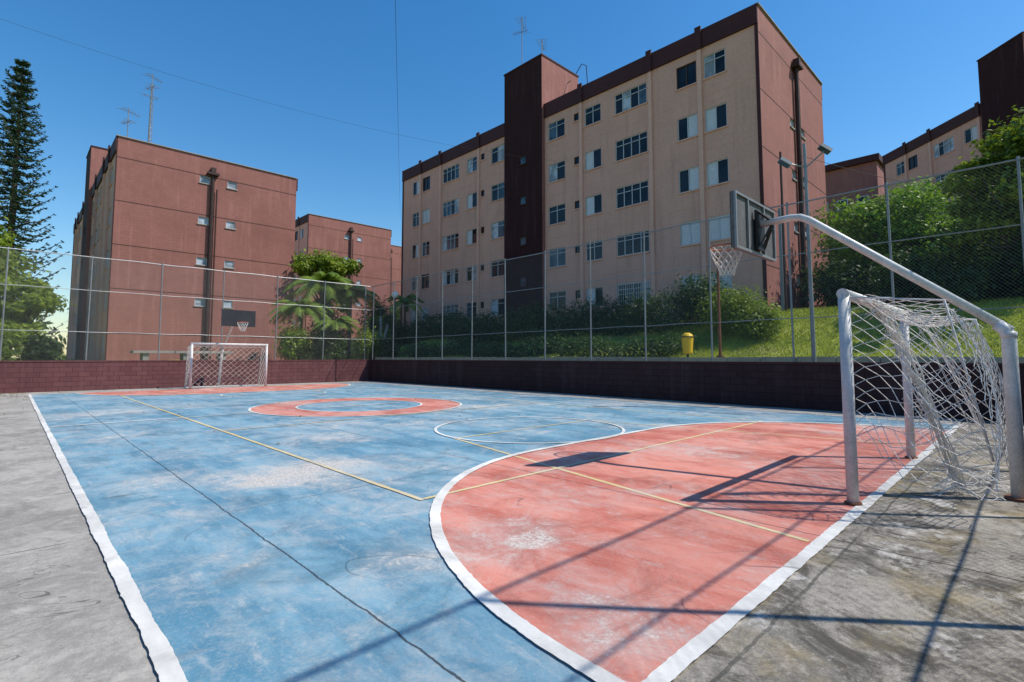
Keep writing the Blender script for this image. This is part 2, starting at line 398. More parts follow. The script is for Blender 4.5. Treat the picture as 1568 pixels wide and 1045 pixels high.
# ---------------------------------------------------------------- goals
def edges_tubes(b,p,mat,E,r):
    for a,c in E: b.tube(p,mat,[a,c],r,3,False)
def netpanel(b,fn,nu,nv,r=.0045,jit=.012):
    P={}
    for j in range(nv+1):
        for i in range(nu+1):
            if (i+j)%2==0:
                q=fn(i/nu,j/nv); P[(i,j)]=Vector(q)+Vector([random.uniform(-jit,jit) for _ in range(3)])
    E=[]
    for (i,j),q in P.items():
        for di in (-1,1):
            k=(i+di,j+1)
            if k in P and random.random()>.015: E.append((q,P[k]))
    edges_tubes(b,'net','net',E,r)
def goal(name,yl,sg,cell=.10,rn=.0045,messy=False):
    b=MB(name,(CX,yl,0)); xa,xb=5.8,9.0; h=2.02; r=.052
    for x in (xa,xb):
        b.tube('post','paintw',[(x,yl,0),(x,yl,h)],r,16); b.tube('base_plate','rust',[(x,yl,.0),(x,yl,.03)],.075,12)
    b.tube('crossbar','paintw',[(xa-.05,yl,h),(xb+.05,yl,h)],r,14)
    dt,db=.75,1.0
    for x in (xa,xb):
        b.tube('back_stay','paintw',[(x,yl,h-.03),(x,yl-sg*dt,h-.12),(x,yl-sg*db,.55 if messy else .03)],[.022,.022,.02] if not messy else .010,8)
    if not messy: b.tube('ground_bar','paintw',[(xa,yl-sg*db,.03),(xb,yl-sg*db,.03)],.02,8)
    nz=int(2/cell); nw=int(3.2/cell)
    def back(u,v):
        x=xa+(xb-xa)*u; z=(h-.12)*(1-v)+ (.02 if not messy else .25+.25*math.sin(u*5))*v
        y=yl-sg*(dt+(db-dt)*v+ (.10*math.sin(v*math.pi)*(1+.3*math.sin(u*9)) if messy else .03*math.sin(v*3)))
        if messy: z-=.10*math.sin(u*math.pi)*(1-v); x+=.05*math.sin(v*8+u*4)
        return (x,y,z)
    def top(u,v):
        x=xa+(xb-xa)*u; sag=.20*math.sin(math.pi*u)*math.sin(math.pi*(v*.8+.1)) if messy else .04*math.sin(math.pi*v)
        return (x,yl-sg*dt*v,h-.12*v-sag)
    netpanel(b,back,nw,nz,rn); netpanel(b,top,nw,max(4,int(dt/cell)),rn)
    for x,k in ((xa,0),(xb,1)):
        def side(u,v,x=x,k=k):
            dd=dt+(db-dt)*v
            zz=h-.05-.10*u; zb=.02
            if messy: zb=.60-.40*u+.08*math.sin(u*9) if k==0 else .25*(1-u)
            z_=zz+(zb-zz)*v-(.05*math.sin(math.pi*u) if messy else 0)
            bul=(.10*math.sin(v*math.pi)*math.sin(u*6+k)+.04*math.sin(v*9+u*5)*v) if messy else 0
            uu=u
            if messy: uu=u+.10*math.sin(v*5+k)*math.sin(math.pi*u)
            return (x+bul,yl-sg*(dd*uu+.05),z_)
        netpanel(b,side,max(6,int(1.0/cell)),nz,rn,.012 if messy else .01)
    if messy:
        for k in range(22):
            ph=random.uniform(0,6.28); rr=random.uniform(.01,.06); pts=[]
            for i in range(30):
                v=i/29
                x=xa+.45+ .80*v+rr*math.cos(ph+v*9)*(1+.8*math.sin(v*6))+.07*math.sin(v*8)
                y=yl-.12-.55*v**.8+rr*math.sin(ph+v*8)*(1.2)
                zz=1.98-.35*v-1.60*v**1.25+.02*math.sin(v*20+k)
                pts.append((x,y,max(.03,zz)))
            b.tube('net_bundle','net',pts,.005,4,False)
        for k in range(10):
            pts=[]; x0_=xa+.2+random.uniform(0,2.6)
            for i in range(14):
                v=i/13; pts.append((x0_+.5*v+.08*math.sin(v*6+k),yl-.3-.5*v,2-.1-.55*math.sin(v*1.5)-(.9*v*v)*random.uniform(.97,1.03)))
            b.tube('net_bundle','net',pts,.004,4,False)
        for k in range(120):
            v=random.random(); x=xa+.45+.80*v; y=yl-.12-.55*v**.8; zz=max(.05,1.95-.35*v-1.60*v**1.25)
            a=Vector((x,y,zz)); g=.10+.08*v
            b.tube('net_bundle','net',[a+Vector([random.uniform(-g,g) for _ in range(3)]),a+Vector([random.uniform(-.03,.03) for _ in range(3)]),a+Vector([random.uniform(-g,g) for _ in range(3)])],.0035,3,False)
        def pile(u,v): return (xa+.9+1.5*u,yl-.55-.45*v+.05*math.sin(u*9),.03+.10*abs(math.sin(u*5+v*4))*(1-v*.5))
        netpanel(b,pile,20,6,rn,.03)
    b.build(smooth=('post','crossbar','back_stay','base_plate'))
goal('soccer_goal',1.30,1,messy=True,cell=.085,rn=.0038)
goal('soccer_goal',Y1,-1,cell=.13,rn=.006)

# ---------------------------------------------------------------- basketball hoops
def hoop(name,X,yp,sg,front):
    b=MB(name,(X,yp,0))
    Yb=yp+sg*2.45
    b.tube('post','paintw',[(X-.12,yp,0),(X-.05,yp,1.60),(X-.045,yp+sg*.02,1.68),(X-.04,yp+sg*.08,1.74)],.06,16)
    b.tube('arm','paintw',[(X-.045,yp-sg*.02,1.67),(X,yp+sg*1.78,3.17),(X,yp+sg*1.88,3.225),(X,yp+sg*2.0,3.24),(X,Yb-sg*.05,3.22)],.046,16)
    b.tube('base_flange','rust',[(X-.12,yp,0.0),(X-.12,yp,.03)],.11,16)
    b.tube('weld_collar','paintw',[(X-.048,yp,1.60),(X-.045,yp,1.66)],.066,16)
    w=.70; za,zb_=2.80,3.54; xc=X-.05
    lo,hi=Yb-.02,Yb+.02
    b.box('backboard','board',xc-w,xc+w,lo,hi,za,zb_)
    b.box('backboard_face',front,xc-w+.01,xc+w-.01,*( (hi+.002,hi+.012) if sg>0 else (lo-.012,lo-.002)),za+.01,zb_-.01)
    for (a0,a1,z0,z1) in ((xc-w,xc+w,zb_-.03,zb_),(xc-w,xc+w,za,za+.03),(xc-w,xc-w+.03,za+.03,zb_-.03),(xc+w-.03,xc+w,za+.03,zb_-.03),(xc-.30,xc-.27,za+.03,zb_-.03),(xc+.27,xc+.30,za+.03,zb_-.03)):
        yy=(lo-.03,lo-.002) if sg>0 else (hi+.002,hi+.03)
        b.box('board_frame','steel',a0,a1,yy[0],yy[1],z0,z1)
    yb=Yb-sg*.06
    for dx in (-.11,.11):
        b.tube('bracket','dark',[(X,yb-sg*.16,3.24),(X+dx,yb,3.40),(X+dx,yb,2.86),(X,yb-sg*.16,3.18)],.024,8)
    b.box('bracket_plate','dark',X-.13,X+.13,min(yb,yb-sg*.025),max(yb,yb-sg*.025),2.86,3.36)
    rc=Yb+sg*.40; R=.225; zr=2.98
    b.tube('rim','rim',[(X+R*math.cos(a),rc+R*math.sin(a),zr) for a in [TP*i/28 for i in range(29)]],.011,6,False)
    b.box('rim_mount','rim',X-.06,X+.06,min(Yb+sg*.02,rc-sg*R),max(Yb+sg*.02,rc-sg*R),zr-.02,zr+.012)
    E=[]; n=12; P={}
    for j in range(7):
        for i in range(n):
            a=TP*(i+.5*(j%2))/n; rr=R*(1-.095*j+.05*math.sin(j)); P[(i,j)]=Vector((X+rr*math.cos(a),rc+rr*math.sin(a),zr-.068*j))
    for j in range(6):
        for i in range(n):
            k=i if j%2==0 else (i+1)%n; k2=(i-1)%n if j%2==0 else i
            E.append((P[(i,j)],P[(k,j+1)])); E.append((P[(i,j)],P[(k2,j+1)]))
    edges_tubes(b,'net','net',E,.005)
    b.build(smooth=('post','arm','rim','base_flange','weld_collar'))
hoop('basketball_hoop',7.28,.2,1,'boardd')
hoop('basketball_hoop',7.35,27.6,-1,'boardd')

# ---------------------------------------------------------------- buildings
def facade(b,P0,D,N,L,z0,z1,ops,wm,recess=.14):
    D=Vector((D[0],D[1],0));N=Vector((N[0],N[1],0));P0=Vector((P0[0],P0[1],0)); Zv=Vector((0,0,1))
    cs=sorted(set([0,L]+[o[0] for o in ops]+[o[1] for o in ops])); zs=sorted(set([z0,z1]+[o[2] for o in ops]+[o[3] for o in ops]))
    pt=lambda s,z,n=0: P0+D*s+Zv*z+N*n
    for i in range(len(cs)-1):
        sm=(cs[i]+cs[i+1])/2
        oc=[o for o in ops if o[0]<sm<o[1]]
        if not oc:
            b.poly('walls',wm,[pt(cs[i],z0),pt(cs[i+1],z0),pt(cs[i+1],z1),pt(cs[i],z1)]); continue
        for j in range(len(zs)-1):
            zm=(zs[j]+zs[j+1])/2
            if any(o[2]<zm<o[3] for o in oc): continue
            b.poly('walls',wm,[pt(cs[i],zs[j]),pt(cs[i+1],zs[j]),pt(cs[i+1],zs[j+1]),pt(cs[i],zs[j+1])])
    for o in ops:
        s0,s1,a0,a1,kind=o
        r=-recess
        for q in ([pt(s0,a0),pt(s0,a1),pt(s0,a1,r),pt(s0,a0,r)],[pt(s1,a0),pt(s1,a1),pt(s1,a1,r),pt(s1,a0,r)],
                  [pt(s0,a0),pt(s1,a0),pt(s1,a0,r),pt(s0,a0,r)],[pt(s0,a1),pt(s1,a1),pt(s1,a1,r),pt(s0,a1,r)]):
            b.poly('walls',wm,q)
        b.frame_box('sill','pil' if wm=='beige' else ('coping' if wm=='brick' else 'fascia'),pt(s0-.06,a0-.07,.002),D*(s1-s0+.12),N*.06,Zv*.068)
        fm='frameb' if (kind in('brown','ventd')) else 'frame'
        fw=.04
        def bar(sa,sb,za,zb,dp=-.09,th=.05,mt=fm): b.frame_box('window_frames',mt,pt(sa,za,dp),D*(sb-sa),N*th,Zv*(zb-za))
        bar(s0,s1,a0,a0+fw);bar(s0,s1,a1-fw,a1);bar(s0,s0+fw,a0+fw,a1-fw);bar(s1-fw,s1,a0+fw,a1-fw)
        w=s1-s0
        n=1 if w<.75 else (2 if w<1.7 else 4)
        for k in range(n):
            sa=s0+w*k/n; sb=s0+w*(k+1)/n
            if k: bar(sa-.02,sa+.02,a0+fw,a1-fw)
            rv=random.random()
            if kind=='vent': pm='curtain'
            elif kind=='ventd': pm='glassb'
            elif kind=='shut': pm='shutter'
            elif kind=='brown': pm='glass'
            elif kind=='half': pm='shutter' if k==0 else 'glass'
            elif kind=='halfr': pm='shutter' if k==n-1 else 'glass'
            else: pm='glass' if rv<.58 else ('glassb' if rv<.80 else 'curtain')
            dp=-.085-.012*(k%2)
            b.poly('window_panes_'+pm,pm,[pt(sa,a0,dp),pt(sb,a0,dp),pt(sb,a1,dp),pt(sa,a1,dp)])
            if pm=='shutter':
                zz=a0+.08
                while zz<a1-.08:
                    b.frame_box('shutter_slats','frame',pt(sa+.03,zz,dp+.003),D*(sb-sa-.06),N*.012,Zv*.02); zz+=.085
        if kind=='win' and a1-a0>1.0: bar(s0+fw,s1-fw,a1-.36,a1-.325)
    return pt

COLS=[(1.6,2.7,'pair'),(3.1,4.2,'pair2'),(6.0,8.1,'win'),(9.1,10.3,'win1'),(10.75,11.15,'small'),(11.9,13.3,'win')]
def rowset(L=30.8):
    R=[]
    for i in range(5):
        zc=5.0+i*2.79
        for (a,bb,k) in COLS:
            for side in (0,1):
                s0,s1=(a,bb) if side==0 else (L-bb,L-a)
                zz=(zc-.62,zc+.58)
                kind='win'
                if k in('pair','pair2'):
                    kind=random.choice(['half','halfr','win','shut','brown'] if side==1 else (['halfr','halfr','win'] if k=='pair' else ['half','half','win']))
                    if i<=1 and side==0: kind='shut'
                    if i==4 and k=='pair2' : kind='brown'
                if k=='small': zz=(zc+.0,zc+.5); kind='brown'
                if k=='win1': zz=(zc-.6,zc+.55); kind='halfr' if random.random()<.6 else 'win'
                R.append((s0,s1,zz[0],zz[1],kind))
    return R
def apartment(name,x0,y0,D,N,L=30.8,depth=10.3,zb=0,ztop=18.15,dz=0,duct=True,tow=True,endrows=None):
    b=MB(name,(x0,y0,zb)); D=Vector((*D,0));N=Vector((*N,0)); P=Vector((x0,y0,0)); Zv=Vector((0,0,1))
    ops=[(a,c,z0+dz,z1+dz,k) for a,c,z0,z1,k in rowset(L=L) if z0+dz>zb]
    pt=facade(b,(x0,y0),D,N,L,zb,ztop,ops,'beige')
    A=P;B=P+D*L;C=B-N*depth;E=P-N*depth
    def q(p,z): return (p.x,p.y,z)
    for (u,v,mt) in ((B,C,'brick'),(C,E,'beige')):
        b.poly('walls_'+mt,mt,[q(u,zb),q(v,zb),q(v,ztop),q(u,ztop)])
    so=[]
    if endrows:
        for zc in endrows:
            for (s,w) in ((depth/2-1.35,.62),(depth/2+.35,.66)):
                so.append((s,s+w,zc-.26,zc+.24,'vent'))
    facade(b,(E.x,E.y),(N.x,N.y),(-D.x,-D.y),depth,zb,ztop,so,'brick',.08)
    b.poly('roof','roof',[q(A,ztop-.12),q(B,ztop-.12),q(C,ztop-.12),q(E,ztop-.12)])
    b.frame_box('fascia','fascia',pt(0,ztop-.92,.003),D*L,N*.10,Zv*.95)
    b.frame_box('fascia','fascia',pt(0,ztop-.92,-depth-.10),D*L,N*.097,Zv*.95)
    for s in (-.08,L-.1): b.frame_box('parapet_cap','coping',pt(s,ztop+.001,-depth),D*.18,N*(depth+.1),Zv*.05)
    zz=ztop-1.35
    while zz>zb+1:
        b.frame_box('groove_shade_band','groove',pt(-.006,zz,-depth+.01),D*.005,N*(depth-.02),Zv*.05); zz-=2.79  # raised dark strip; its colour stands in for the shade of a groove
    b.frame_box('corner_trim','fascia',pt(.0,zb,.002),D*.16,N*.05,Zv*(ztop-.93-zb))
    b.frame_box('corner_trim','fascia',pt(L-.16,zb,.002),D*.16,N*.05,Zv*(ztop-.93-zb))
    for s in (2.9,5.75,10.55,L-2.9,L-5.75,L-10.55):
        b.frame_box('pilaster','pil',pt(s-.11,zb,.002),D*.22,N*.13,Zv*(ztop-.93-zb))
        b.frame_box('pilaster_cap','fascia',pt(s-.16,ztop-1.0,.104),D*.32,N*.09,Zv*1.2)
    for i in range(5):
        b.frame_box('floor_line','pil',pt(.17,5.0+dz+i*2.79+1.28,.001),D*(L/2-2.1),N*.012,Zv*.03)
        b.frame_box('floor_line','pil',pt(L/2+1.9,5.0+dz+i*2.79+1.28,.001),D*(L/2-2.1),N*.012,Zv*.03)
    if tow:
        s0,s1=L/2-1.8,L/2+1.8; tt=ztop+3.35
        tops=[(1.5,2.1,5.0+dz+1.45+i*2.79-.28,5.0+dz+1.45+i*2.79+.28,'ventd') for i in range(4)]
        o=pt(s0,0,.28)
        facade(b,(o.x,o.y),(D.x,D.y),(N.x,N.y),3.6,zb,tt,tops,'darkbrick')
        a0,a1,a2,a3=pt(s0,0,.28),pt(s1,0,.28),pt(s1,0,-3.6),pt(s0,0,-3.6)
        for (u,v) in ((a1,a2),(a2,a3),(a3,a0)): b.poly('tower_walls','brick',[q(u,zb),q(v,zb),q(v,tt),q(u,tt)])
        b.poly('tower_roof','roof',[q(a0,tt-.1),q(a1,tt-.1),q(a2,tt-.1),q(a3,tt-.1)])
        b.frame_box('tower_cap','fascia',pt(s0-.05,tt+.001,-3.65),D*3.7,N*3.98,Zv*.09)
    if duct:
        c=pt(-.16,0,-depth/2+.25)
        b.tube('duct','pole',[(c.x,c.y,zb),(c.x,c.y,ztop-.85)],.12,8)
        b.tube('duct','pole',[(c.x-N.x*.28,c.y-N.y*.28,zb),(c.x-N.x*.28,c.y-N.y*.28,ztop-2.2)],.05,6)
        b.frame_box('duct_head','pole',pt(-.42,ztop-1.25,-depth/2-.1),D*.4,N*.7,Zv*.16)
        b.frame_box('duct_head','pole',pt(-.36,ztop-1.09,-depth/2+.1),D*.32,N*.3,Zv*.35)
    return b,pt
b,pt=apartment('apartment_building',24.6,8.5,(0,1),(-1,0),zb=2.6,endrows=[5.4,8.2,11.0,13.8])
for (a,c,k) in COLS[:3]:
    for s0,s1 in ((a,c),(30.8-c,30.8-a)):
        s=s0
        while s<=s1:
            b.frame_box('window_bars','paintw',pt(s,4.38,.01),(0,.018,0),(-.015,0,0),(0,0,1.2)); s+=.14
        for zz in (4.4,4.95,5.5): b.frame_box('window_bars','paintw',pt(s0,zz,.026),(0,s1-s0,0),(-.012,0,0),(0,0,.02))
b.tube('roof_ladder_hoop','dark',[(27.6,21.8,21.4),(27.6,21.3,21.9),(27.6,20.9,21.6),(27.6,20.8,20.0),(27.6,20.8,18.2)],.03,6)
for s in (6.5,13.2,22.4): b.tube('vent_pipe','dark',[pt(s,18.0,-1.2),pt(s,18.75,-1.2)],.06,7)
b.build()
b,pt=apartment('apartment_building',4.2,40,(0,1),(-1,0),depth=11.2,zb=.8,ztop=15.4,dz=-2.75,endrows=[5.2,8.05,10.9,13.8]); 
b.build()
b,pt=apartment('apartment_building',25.1,61,(0,1),(-1,0),depth=11.3,zb=2.5,ztop=18.8,dz=.6,endrows=[8.3,11.1,14,16.8],tow=False); b.build()
b,pt=apartment('apartment_building',41,78,(0,1),(-1,0),depth=11.3,zb=2.5,ztop=21,dz=2.6,tow=False); b.build()
Fd=(-.698,-.716); Nn=(-.716,.698)
b,pt=apartment('apartment_building',61.9,9.9,Fd,Nn,zb=5,ztop=21.6,dz=3.4,L=25.6 ,duct=False); b.build()
b=MB('apartment_building',(70,16,8)); b.box('walls','brick',68,80,11.5,22,8,23.3); b.box('roof_slab','fascia',67.6,80.4,11.2,22.3,23.3,24.0)
for i in range(5):
    for k in range(4):
        b.box('window_frames','frame',67.96,67.997,12.4+i*2,13.5+i*2,10+k*2.8,11.2+k*2.8); b.box('window_panes','glass',67.93,67.957,12.5+i*2,13.4+i*2,10.1+k*2.8,11.1+k*2.8)
b.build()

# ---------------------------------------------------------------- antennas, poles, cables
def antenna(name,x,y,z0,z1,lattice=False,arms=3):
    b=MB(name,(x,y,z0))
    if lattice:
        for i in range(3):
            a=TP*i/3; b.tube('mast','steel',[(x+.16*math.cos(a),y+.16*math.sin(a),z0),(x+.07*math.cos(a),y+.07*math.sin(a),z1-.8)],.02,5)
        n=14
        for k in range(n):
            zz=z0+(z1-.8-z0)*k/n; zn=z0+(z1-.8-z0)*(k+1)/n; r0=.16-.09*k/n; r1=.16-.09*(k+1)/n
            for i in range(3):
                a=TP*i/3;c=TP*(i+1)/3
                b.tube('lattice','steel',[(x+r0*math.cos(a),y+r0*math.sin(a),zz),(x+r1*math.cos(c),y+r1*math.sin(c),zn)],.012,4)
    b.tube('pole','steel',[(x,y,z0),(x,y,z1)],.028,6)
    for k in range(arms):
        zz=z1-.25-.75*k; a=.6+1.3*k; dx,dy=math.cos(a),math.sin(a); L=.8-.1*k
        b.tube('boom','steel',[(x-dx*L*.6,y-dy*L*.6,zz),(x+dx*L,y+dy*L,zz+.03)],.018,5)
        for j in range(7):
            s=-.6+1.55*j/6; l=.42-.04*j
            b.tube('element','steel',[(x+dx*L*s-dy*l,y+dy*L*s+dx*l,zz),(x+dx*L*s+dy*l,y+dy*L*s-dx*l,zz)],.012,4)
    b.build()
antenna('tv_antenna',25.0,24.6,21.4,25.6,arms=2)
antenna('tv_antenna',25.6,23.2,21.4,23.6,arms=1)
antenna('tv_antenna',6.4,44,15.3,22.0,True,3)
antenna('tv_antenna',5.0,43,15.3,18.6,False,2)

b=MB('floodlight_pole',(15.95,4.35,1.1))
bx,by=15.95,4.35
b.tube('pole','steel',[(bx,by,1.1),(bx-.02,by+.02,7.3),(bx-.03,by+.03,7.5)],[.06,.045,.04],10)
R=Vector((.716,-.698,0)); c=Vector((bx,by,7.1))
for sg,dzv in ((-1,-.12),(1,.28)):
    e=c+R*sg*.58+Vector((0,0,dzv))
    b.tube('bracket','steel',[c+Vector((0,0,-.3)),e+Vector((0,0,-.05))],.022,6)
    nrm=Vector((-.5,.3,-.8)).normalized(); up=R.cross(nrm).normalized(); rr=nrm.cross(up).normalized()
    b.frame_box('floodlight','steel',e-rr*.17-up*.10,rr*.34,up*.20,nrm*.10)
    b.frame_box('lens','glassb',e-rr*.15-up*.08+nrm*.102,rr*.30,up*.16,nrm*.008)
b.build()
b=MB('tall_concrete_pole',(24.1,7.7,2.6)); b.tube('pole','steel',[(24.1,7.7,2.6),(24.1,7.7,8)],[.09,.07],8); b.tube('conduit','pole',[(24.0,7.55,2.6),(24.0,7.55,10.5)],[.06,.05],6); b.build()

b=MB('globe_lamp_post',(18.9,31,1.5)); b.tube('pole','dark',[(18.9,31,1.5),(18.9,31,5.5)],[.06,.04],8); b.sphere('globe','globe',(18.9,31,5.75),.24); b.tube('collar','dark',[(18.9,31,5.45),(18.9,31,5.56)],.09,10); b.build(smooth=('globe',))

def cable(name,P,Q,sag,r=.012,n=24):
    P=Vector(P);Q=Vector(Q); pts=[]
    for i in range(n+1):
        t_=i/n; p=P.lerp(Q,t_); p.z-=sag*4*t_*(1-t_); pts.append(p)
    b=MB(name); b.tube(name,'cable',pts,r,4,False); b.build()
cable('overhead_cable',(3.0,5.2,8.2),(24.5,39.5,13.9),.1,.0045)
cable('overhead_cable',(-6,30,16),(24.5,21,14),1.2,.005)
cable('overhead_cable',(29.2,8.2,12.0),(60,-2,15),1.0,.015)

b=MB('litter_bin',(16.62,8.4,1.2)); bx,by=16.62,8.4; z0=H(bx,by)
b.tube('body','yel',[(bx,by,z0+.36),(bx,by,z0+.40),(bx,by,z0+.92)],[.13,.16,.20],16)
b.tube('lid','dark',[(bx,by,z0+.921),(bx,by,z0+.96)],.21,16); b.tube('lid_dome','yel',[(bx,by,z0+.961),(bx,by,z0+1.03),(bx,by,z0+1.08)],[.20,.16,.08],16)
b.tube('stand','dark',[(bx,by,z0-.05),(bx,by,z0+.36)],.04,8); b.build()
b=MB('rusty_pole',(17.6,7.7,1.3)); b.tube('pole','rust',[(17.6,7.7,H(17.6,7.7)-.1),(17.6,7.7,4.9)],[.055,.04],8)
b.box('cap_plate','rust',17.5,17.7,7.6,7.8,4.9,4.94); b.tube('base','rust',[(17.6,7.7,H(17.6,7.7)-.1),(17.6,7.7,H(17.6,7.7)+.12)],.13,10); b.build()
b=MB('concrete_bench',(6,30,1.1)); b.box('slab','coping',4.2,8.6,30.3,31.3,1.62,1.74)
for x in (4.6,6.3,8.0): b.box('leg','coping',x,x+.25,30.4,31.2,.9,1.62)
b.build()

# ---------------------------------------------------------------- vegetation
def leaves(name,blobs,size,mat,parent=None,up=.55):
    Vs=[]; tot=0
    for (cx,cy,cz,rx,ry,rz,n) in blobs:
        d=rng.normal(size=(n,3)); d/=np.linalg.norm(d,axis=1)[:,None]
        r=rng.random(n)**.33*.35+.65
        r=np.where(rng.random(n)<.30,rng.random(n)**.5*.8,r)
        r=np.where(rng.random(n)<.18,r*1.28,r)
        lump=1+.24*np.sin(d[:,0]*5+cx*3)*np.sin(d[:,1]*6+cy)+.18*np.sin(d[:,2]*9+cz+d[:,0]*4)
        p=np.array([cx,cy,cz])+d*np.array([rx,ry,rz])*(r*lump)[:,None]
        nrm=d*.5+rng.normal(size=(n,3))*.55+np.array([0,0,up]); nrm/=np.linalg.norm(nrm,axis=1)[:,None]
        a=np.cross(nrm,rng.normal(size=(n,3))); a/=np.linalg.norm(a,axis=1)[:,None]; bb=np.cross(nrm,a)
        s=(size*(.6+.8*rng.random(n)))[:,None]
        q=np.stack([p-a*s,p-bb*s*.45+nrm*s*.1,p+a*s,p+bb*s*.45+nrm*s*.1],axis=1).reshape(-1,3)
        Vs.append(q); tot+=n
    Vv=np.concatenate(Vs); 
    me=bpy.data.meshes.new(name); me.vertices.add(len(Vv)); me.vertices.foreach_set('co',Vv.ravel())
    me.loops.add(tot*4); me.loops.foreach_set('vertex_index',np.arange(tot*4,dtype=np.int32))
    me.polygons.add(tot); me.polygons.foreach_set('loop_start',np.arange(0,tot*4,4,dtype=np.int32))
    me.update(calc_edges=True); me.materials.append(M[mat])
    ob=bpy.data.objects.new(name,me); S.collection.objects.link(ob)
    if parent: ob.parent=parent; ob.matrix_parent_inverse=Matrix.Translation(-Vector(parent.location))
    return ob
def adopt(b,e):
    for (p,mt),(Vv,Ff) in b.d.items():
        me=bpy.data.meshes.new(p); me.from_pydata(Vv,[],Ff); me.materials.append(M[mt]); ob=bpy.data.objects.new(p,me); S.collection.objects.link(ob)
        ob.parent=e; ob.matrix_parent_inverse=Matrix.Translation(-Vector(e.location))
def tree(name,x,y,h,cr,crz,n,size,mat='leaf',trunk=.16,nb=14,zc=None,flat=1.0,gap=.5):
    z0=H(x,y); zc=zc or (z0+h-crz)
    e=bpy.data.objects.new(name,None); e.location=(x,y,z0); S.collection.objects.link(e)
    b=MB('_t'); blobs=[]
    base=Vector((x,y,z0-.1)); fork=Vector((x+random.uniform(-.2,.2),y+random.uniform(-.2,.2),z0+(zc-z0)*.55))
    b.tube('trunk','bark',[base,base.lerp(fork,.5)+Vector((.06,-.05,0)),fork],[trunk*1.25,trunk,trunk*.85],9)
    for k in range(nb):
        a=k*2.399+random.uniform(-.3,.3); rr=cr*math.sqrt((k+.5)/nb)*.80
        zz=zc+random.uniform(-.75,.75)*crz*flat*(1-.45*(rr/cr)**2) + (crz*.35 if k<3 else 0)
        c=Vector((x+rr*math.cos(a),y+rr*math.sin(a),zz))
        mid=fork.lerp(c,.5)+Vector((0,0,-.12*cr))
        b.tube('limb','bark',[fork-Vector((0,0,.1)),mid,c],[trunk*.55,trunk*.3,trunk*.1],6)
        s=cr*random.uniform(.18,.40)*gap/.5
        blobs.append((c.x,c.y,c.z,s*random.uniform(.85,1.2),s,s*random.uniform(.5,.75),int(n/nb)))
    adopt(b,e); leaves('crown',blobs,size,mat,e)
    return e
tree('leafy_tree',30.0,4.4,6.6,3.3,2.6,26000,.12,'leaf',.2,42,zc=6.8)
tree('leafy_tree',34.5,1.6,7,3.2,2.2,15000,.15,'leaf',.2,28,zc=6.2)
tree('leafy_tree',24.6,.2,7,2.2,3.2,18000,.10,'leafy',.14,36,zc=6.9)
tree('leafy_tree',24.0,-.9,7,1.9,2.5,8000,.10,'leafy',.14,20,zc=8.0)
tree('leafy_tree',27.5,-.6,7,2.8,2.4,9000,.13,'leafd',.16,18,zc=5.4)
tree('leafy_tree',43,5.5,7,4.0,2.2,9000,.2,'leaf',.22,18,zc=7.4)
tree('leafy_tree',50,8.5,7,4.0,2.2,7000,.24,'leafd',.22,14,zc=9.0)
tree('umbrella_tree',18.0,40.2,9,2.9,1.2,8000,.16,'leafy',.16,26,zc=8.7,flat=.7,gap=.40)
tree('leafy_tree',20.5,45,6,2.2,2,5000,.16,'leaf',.14,12)
tree('leafy_tree',-2.2,34.0,8.0,2.7,3.2,17000,.12,'leafy',.14,34,zc=5.6)
tree('leafy_tree',-.2,33.2,5,1.9,2.2,11000,.12,'leafy',.12,26,zc=3.4)
tree('leafy_tree',-3.5,40,10,3.5,3.5,8000,.18,'leafd',.2,16,zc=7)
def bush(name,x,y,r,h,n,mat='leafd',size=.07):
    z0=H(x,y); e=bpy.data.objects.new(name,None); e.location=(x,y,z0); S.collection.objects.link(e)
    b=MB('_b')
    for k in range(6):
        a=k*1.05; b.tube('stems','bark',[(x,y,z0-.05),(x+r*.5*math.cos(a),y+r*.5*math.sin(a),z0+h*.7)],[.03,.012],5)
    adopt(b,e)
    bl=[]
    for k in range(9):
        a=k*2.4; rr=r*.62*math.sqrt(k/9); s=r*random.uniform(.42,.58)
        bl.append((x+rr*math.cos(a),y+rr*math.sin(a),z0+h*random.uniform(.38,.66),s,s,h*.42,n//9))
    leaves('foliage',bl,size,mat,e)
bush('round_bush',20.6,8.4,1.4,1.8,8000,'leafy',.06)
bush('round_bush',19.8,7.2,.95,1.35,5000,'leafy',.06)
bush('round_bush',21.5,10.2,1.5,2.0,6000,'leafd',.07)
for (x,y,r,h) in ((24.5,3.2,1.5,2.2),(26,6,1.4,2.2),(28.0,1.2,1.7,2.4),(33,6.5,1.6,2.6),(31.0,2.2,1.5,2.2),(23.8,-.2,1.2,1.9),(22.9,1.9,.9,1.1),(25.2,1.4,1.3,2.0)):
    bush('shrub',x,y,r,h,4000,'leafd',.09)
bl=[]
y=11.5
while y<38:
    x=20.9+.5*math.sin(y*.5); z0=H(x,y); bl.append((x,y,z0+.75+.14*math.sin(y*1.7),.85,.9,.9,1800)); 
    y+=1.0
leaves('hedge',bl,.07,'leafd')
bl=[]
y=9.9
while y<27:
    x=18.1+.4*math.sin(y*.9); z0=H(x,y); bl.append((x,y,z0+.3+.16*math.sin(y*2),.9,.7,.5,800)); y+=.9
leaves('ground_cover_plants',bl,.07,'leafd')
for (x,y,r,h,mt) in ((12.8,33,1.2,2.2,'leafy'),(14.3,31.2,1.0,1.8,'leafd'),(15.3,33.5,1.4,2.6,'leafd'),(17,31,1.1,2.0,'leafy'),(19.5,34,1.5,2.6,'leaf'),(17.4,29.5,.9,1.4,'leafd'),(-.8,30.5,1.2,1.8,'leafy'),(.9,31.2,.8,1.2,'leafd'),(21.5,38,1.6,3.0,'leafd'),(16.6,36.5,1.6,3.6,'leafd')):
    bush('shrub',x,y,r,h,3500,mt,.10)
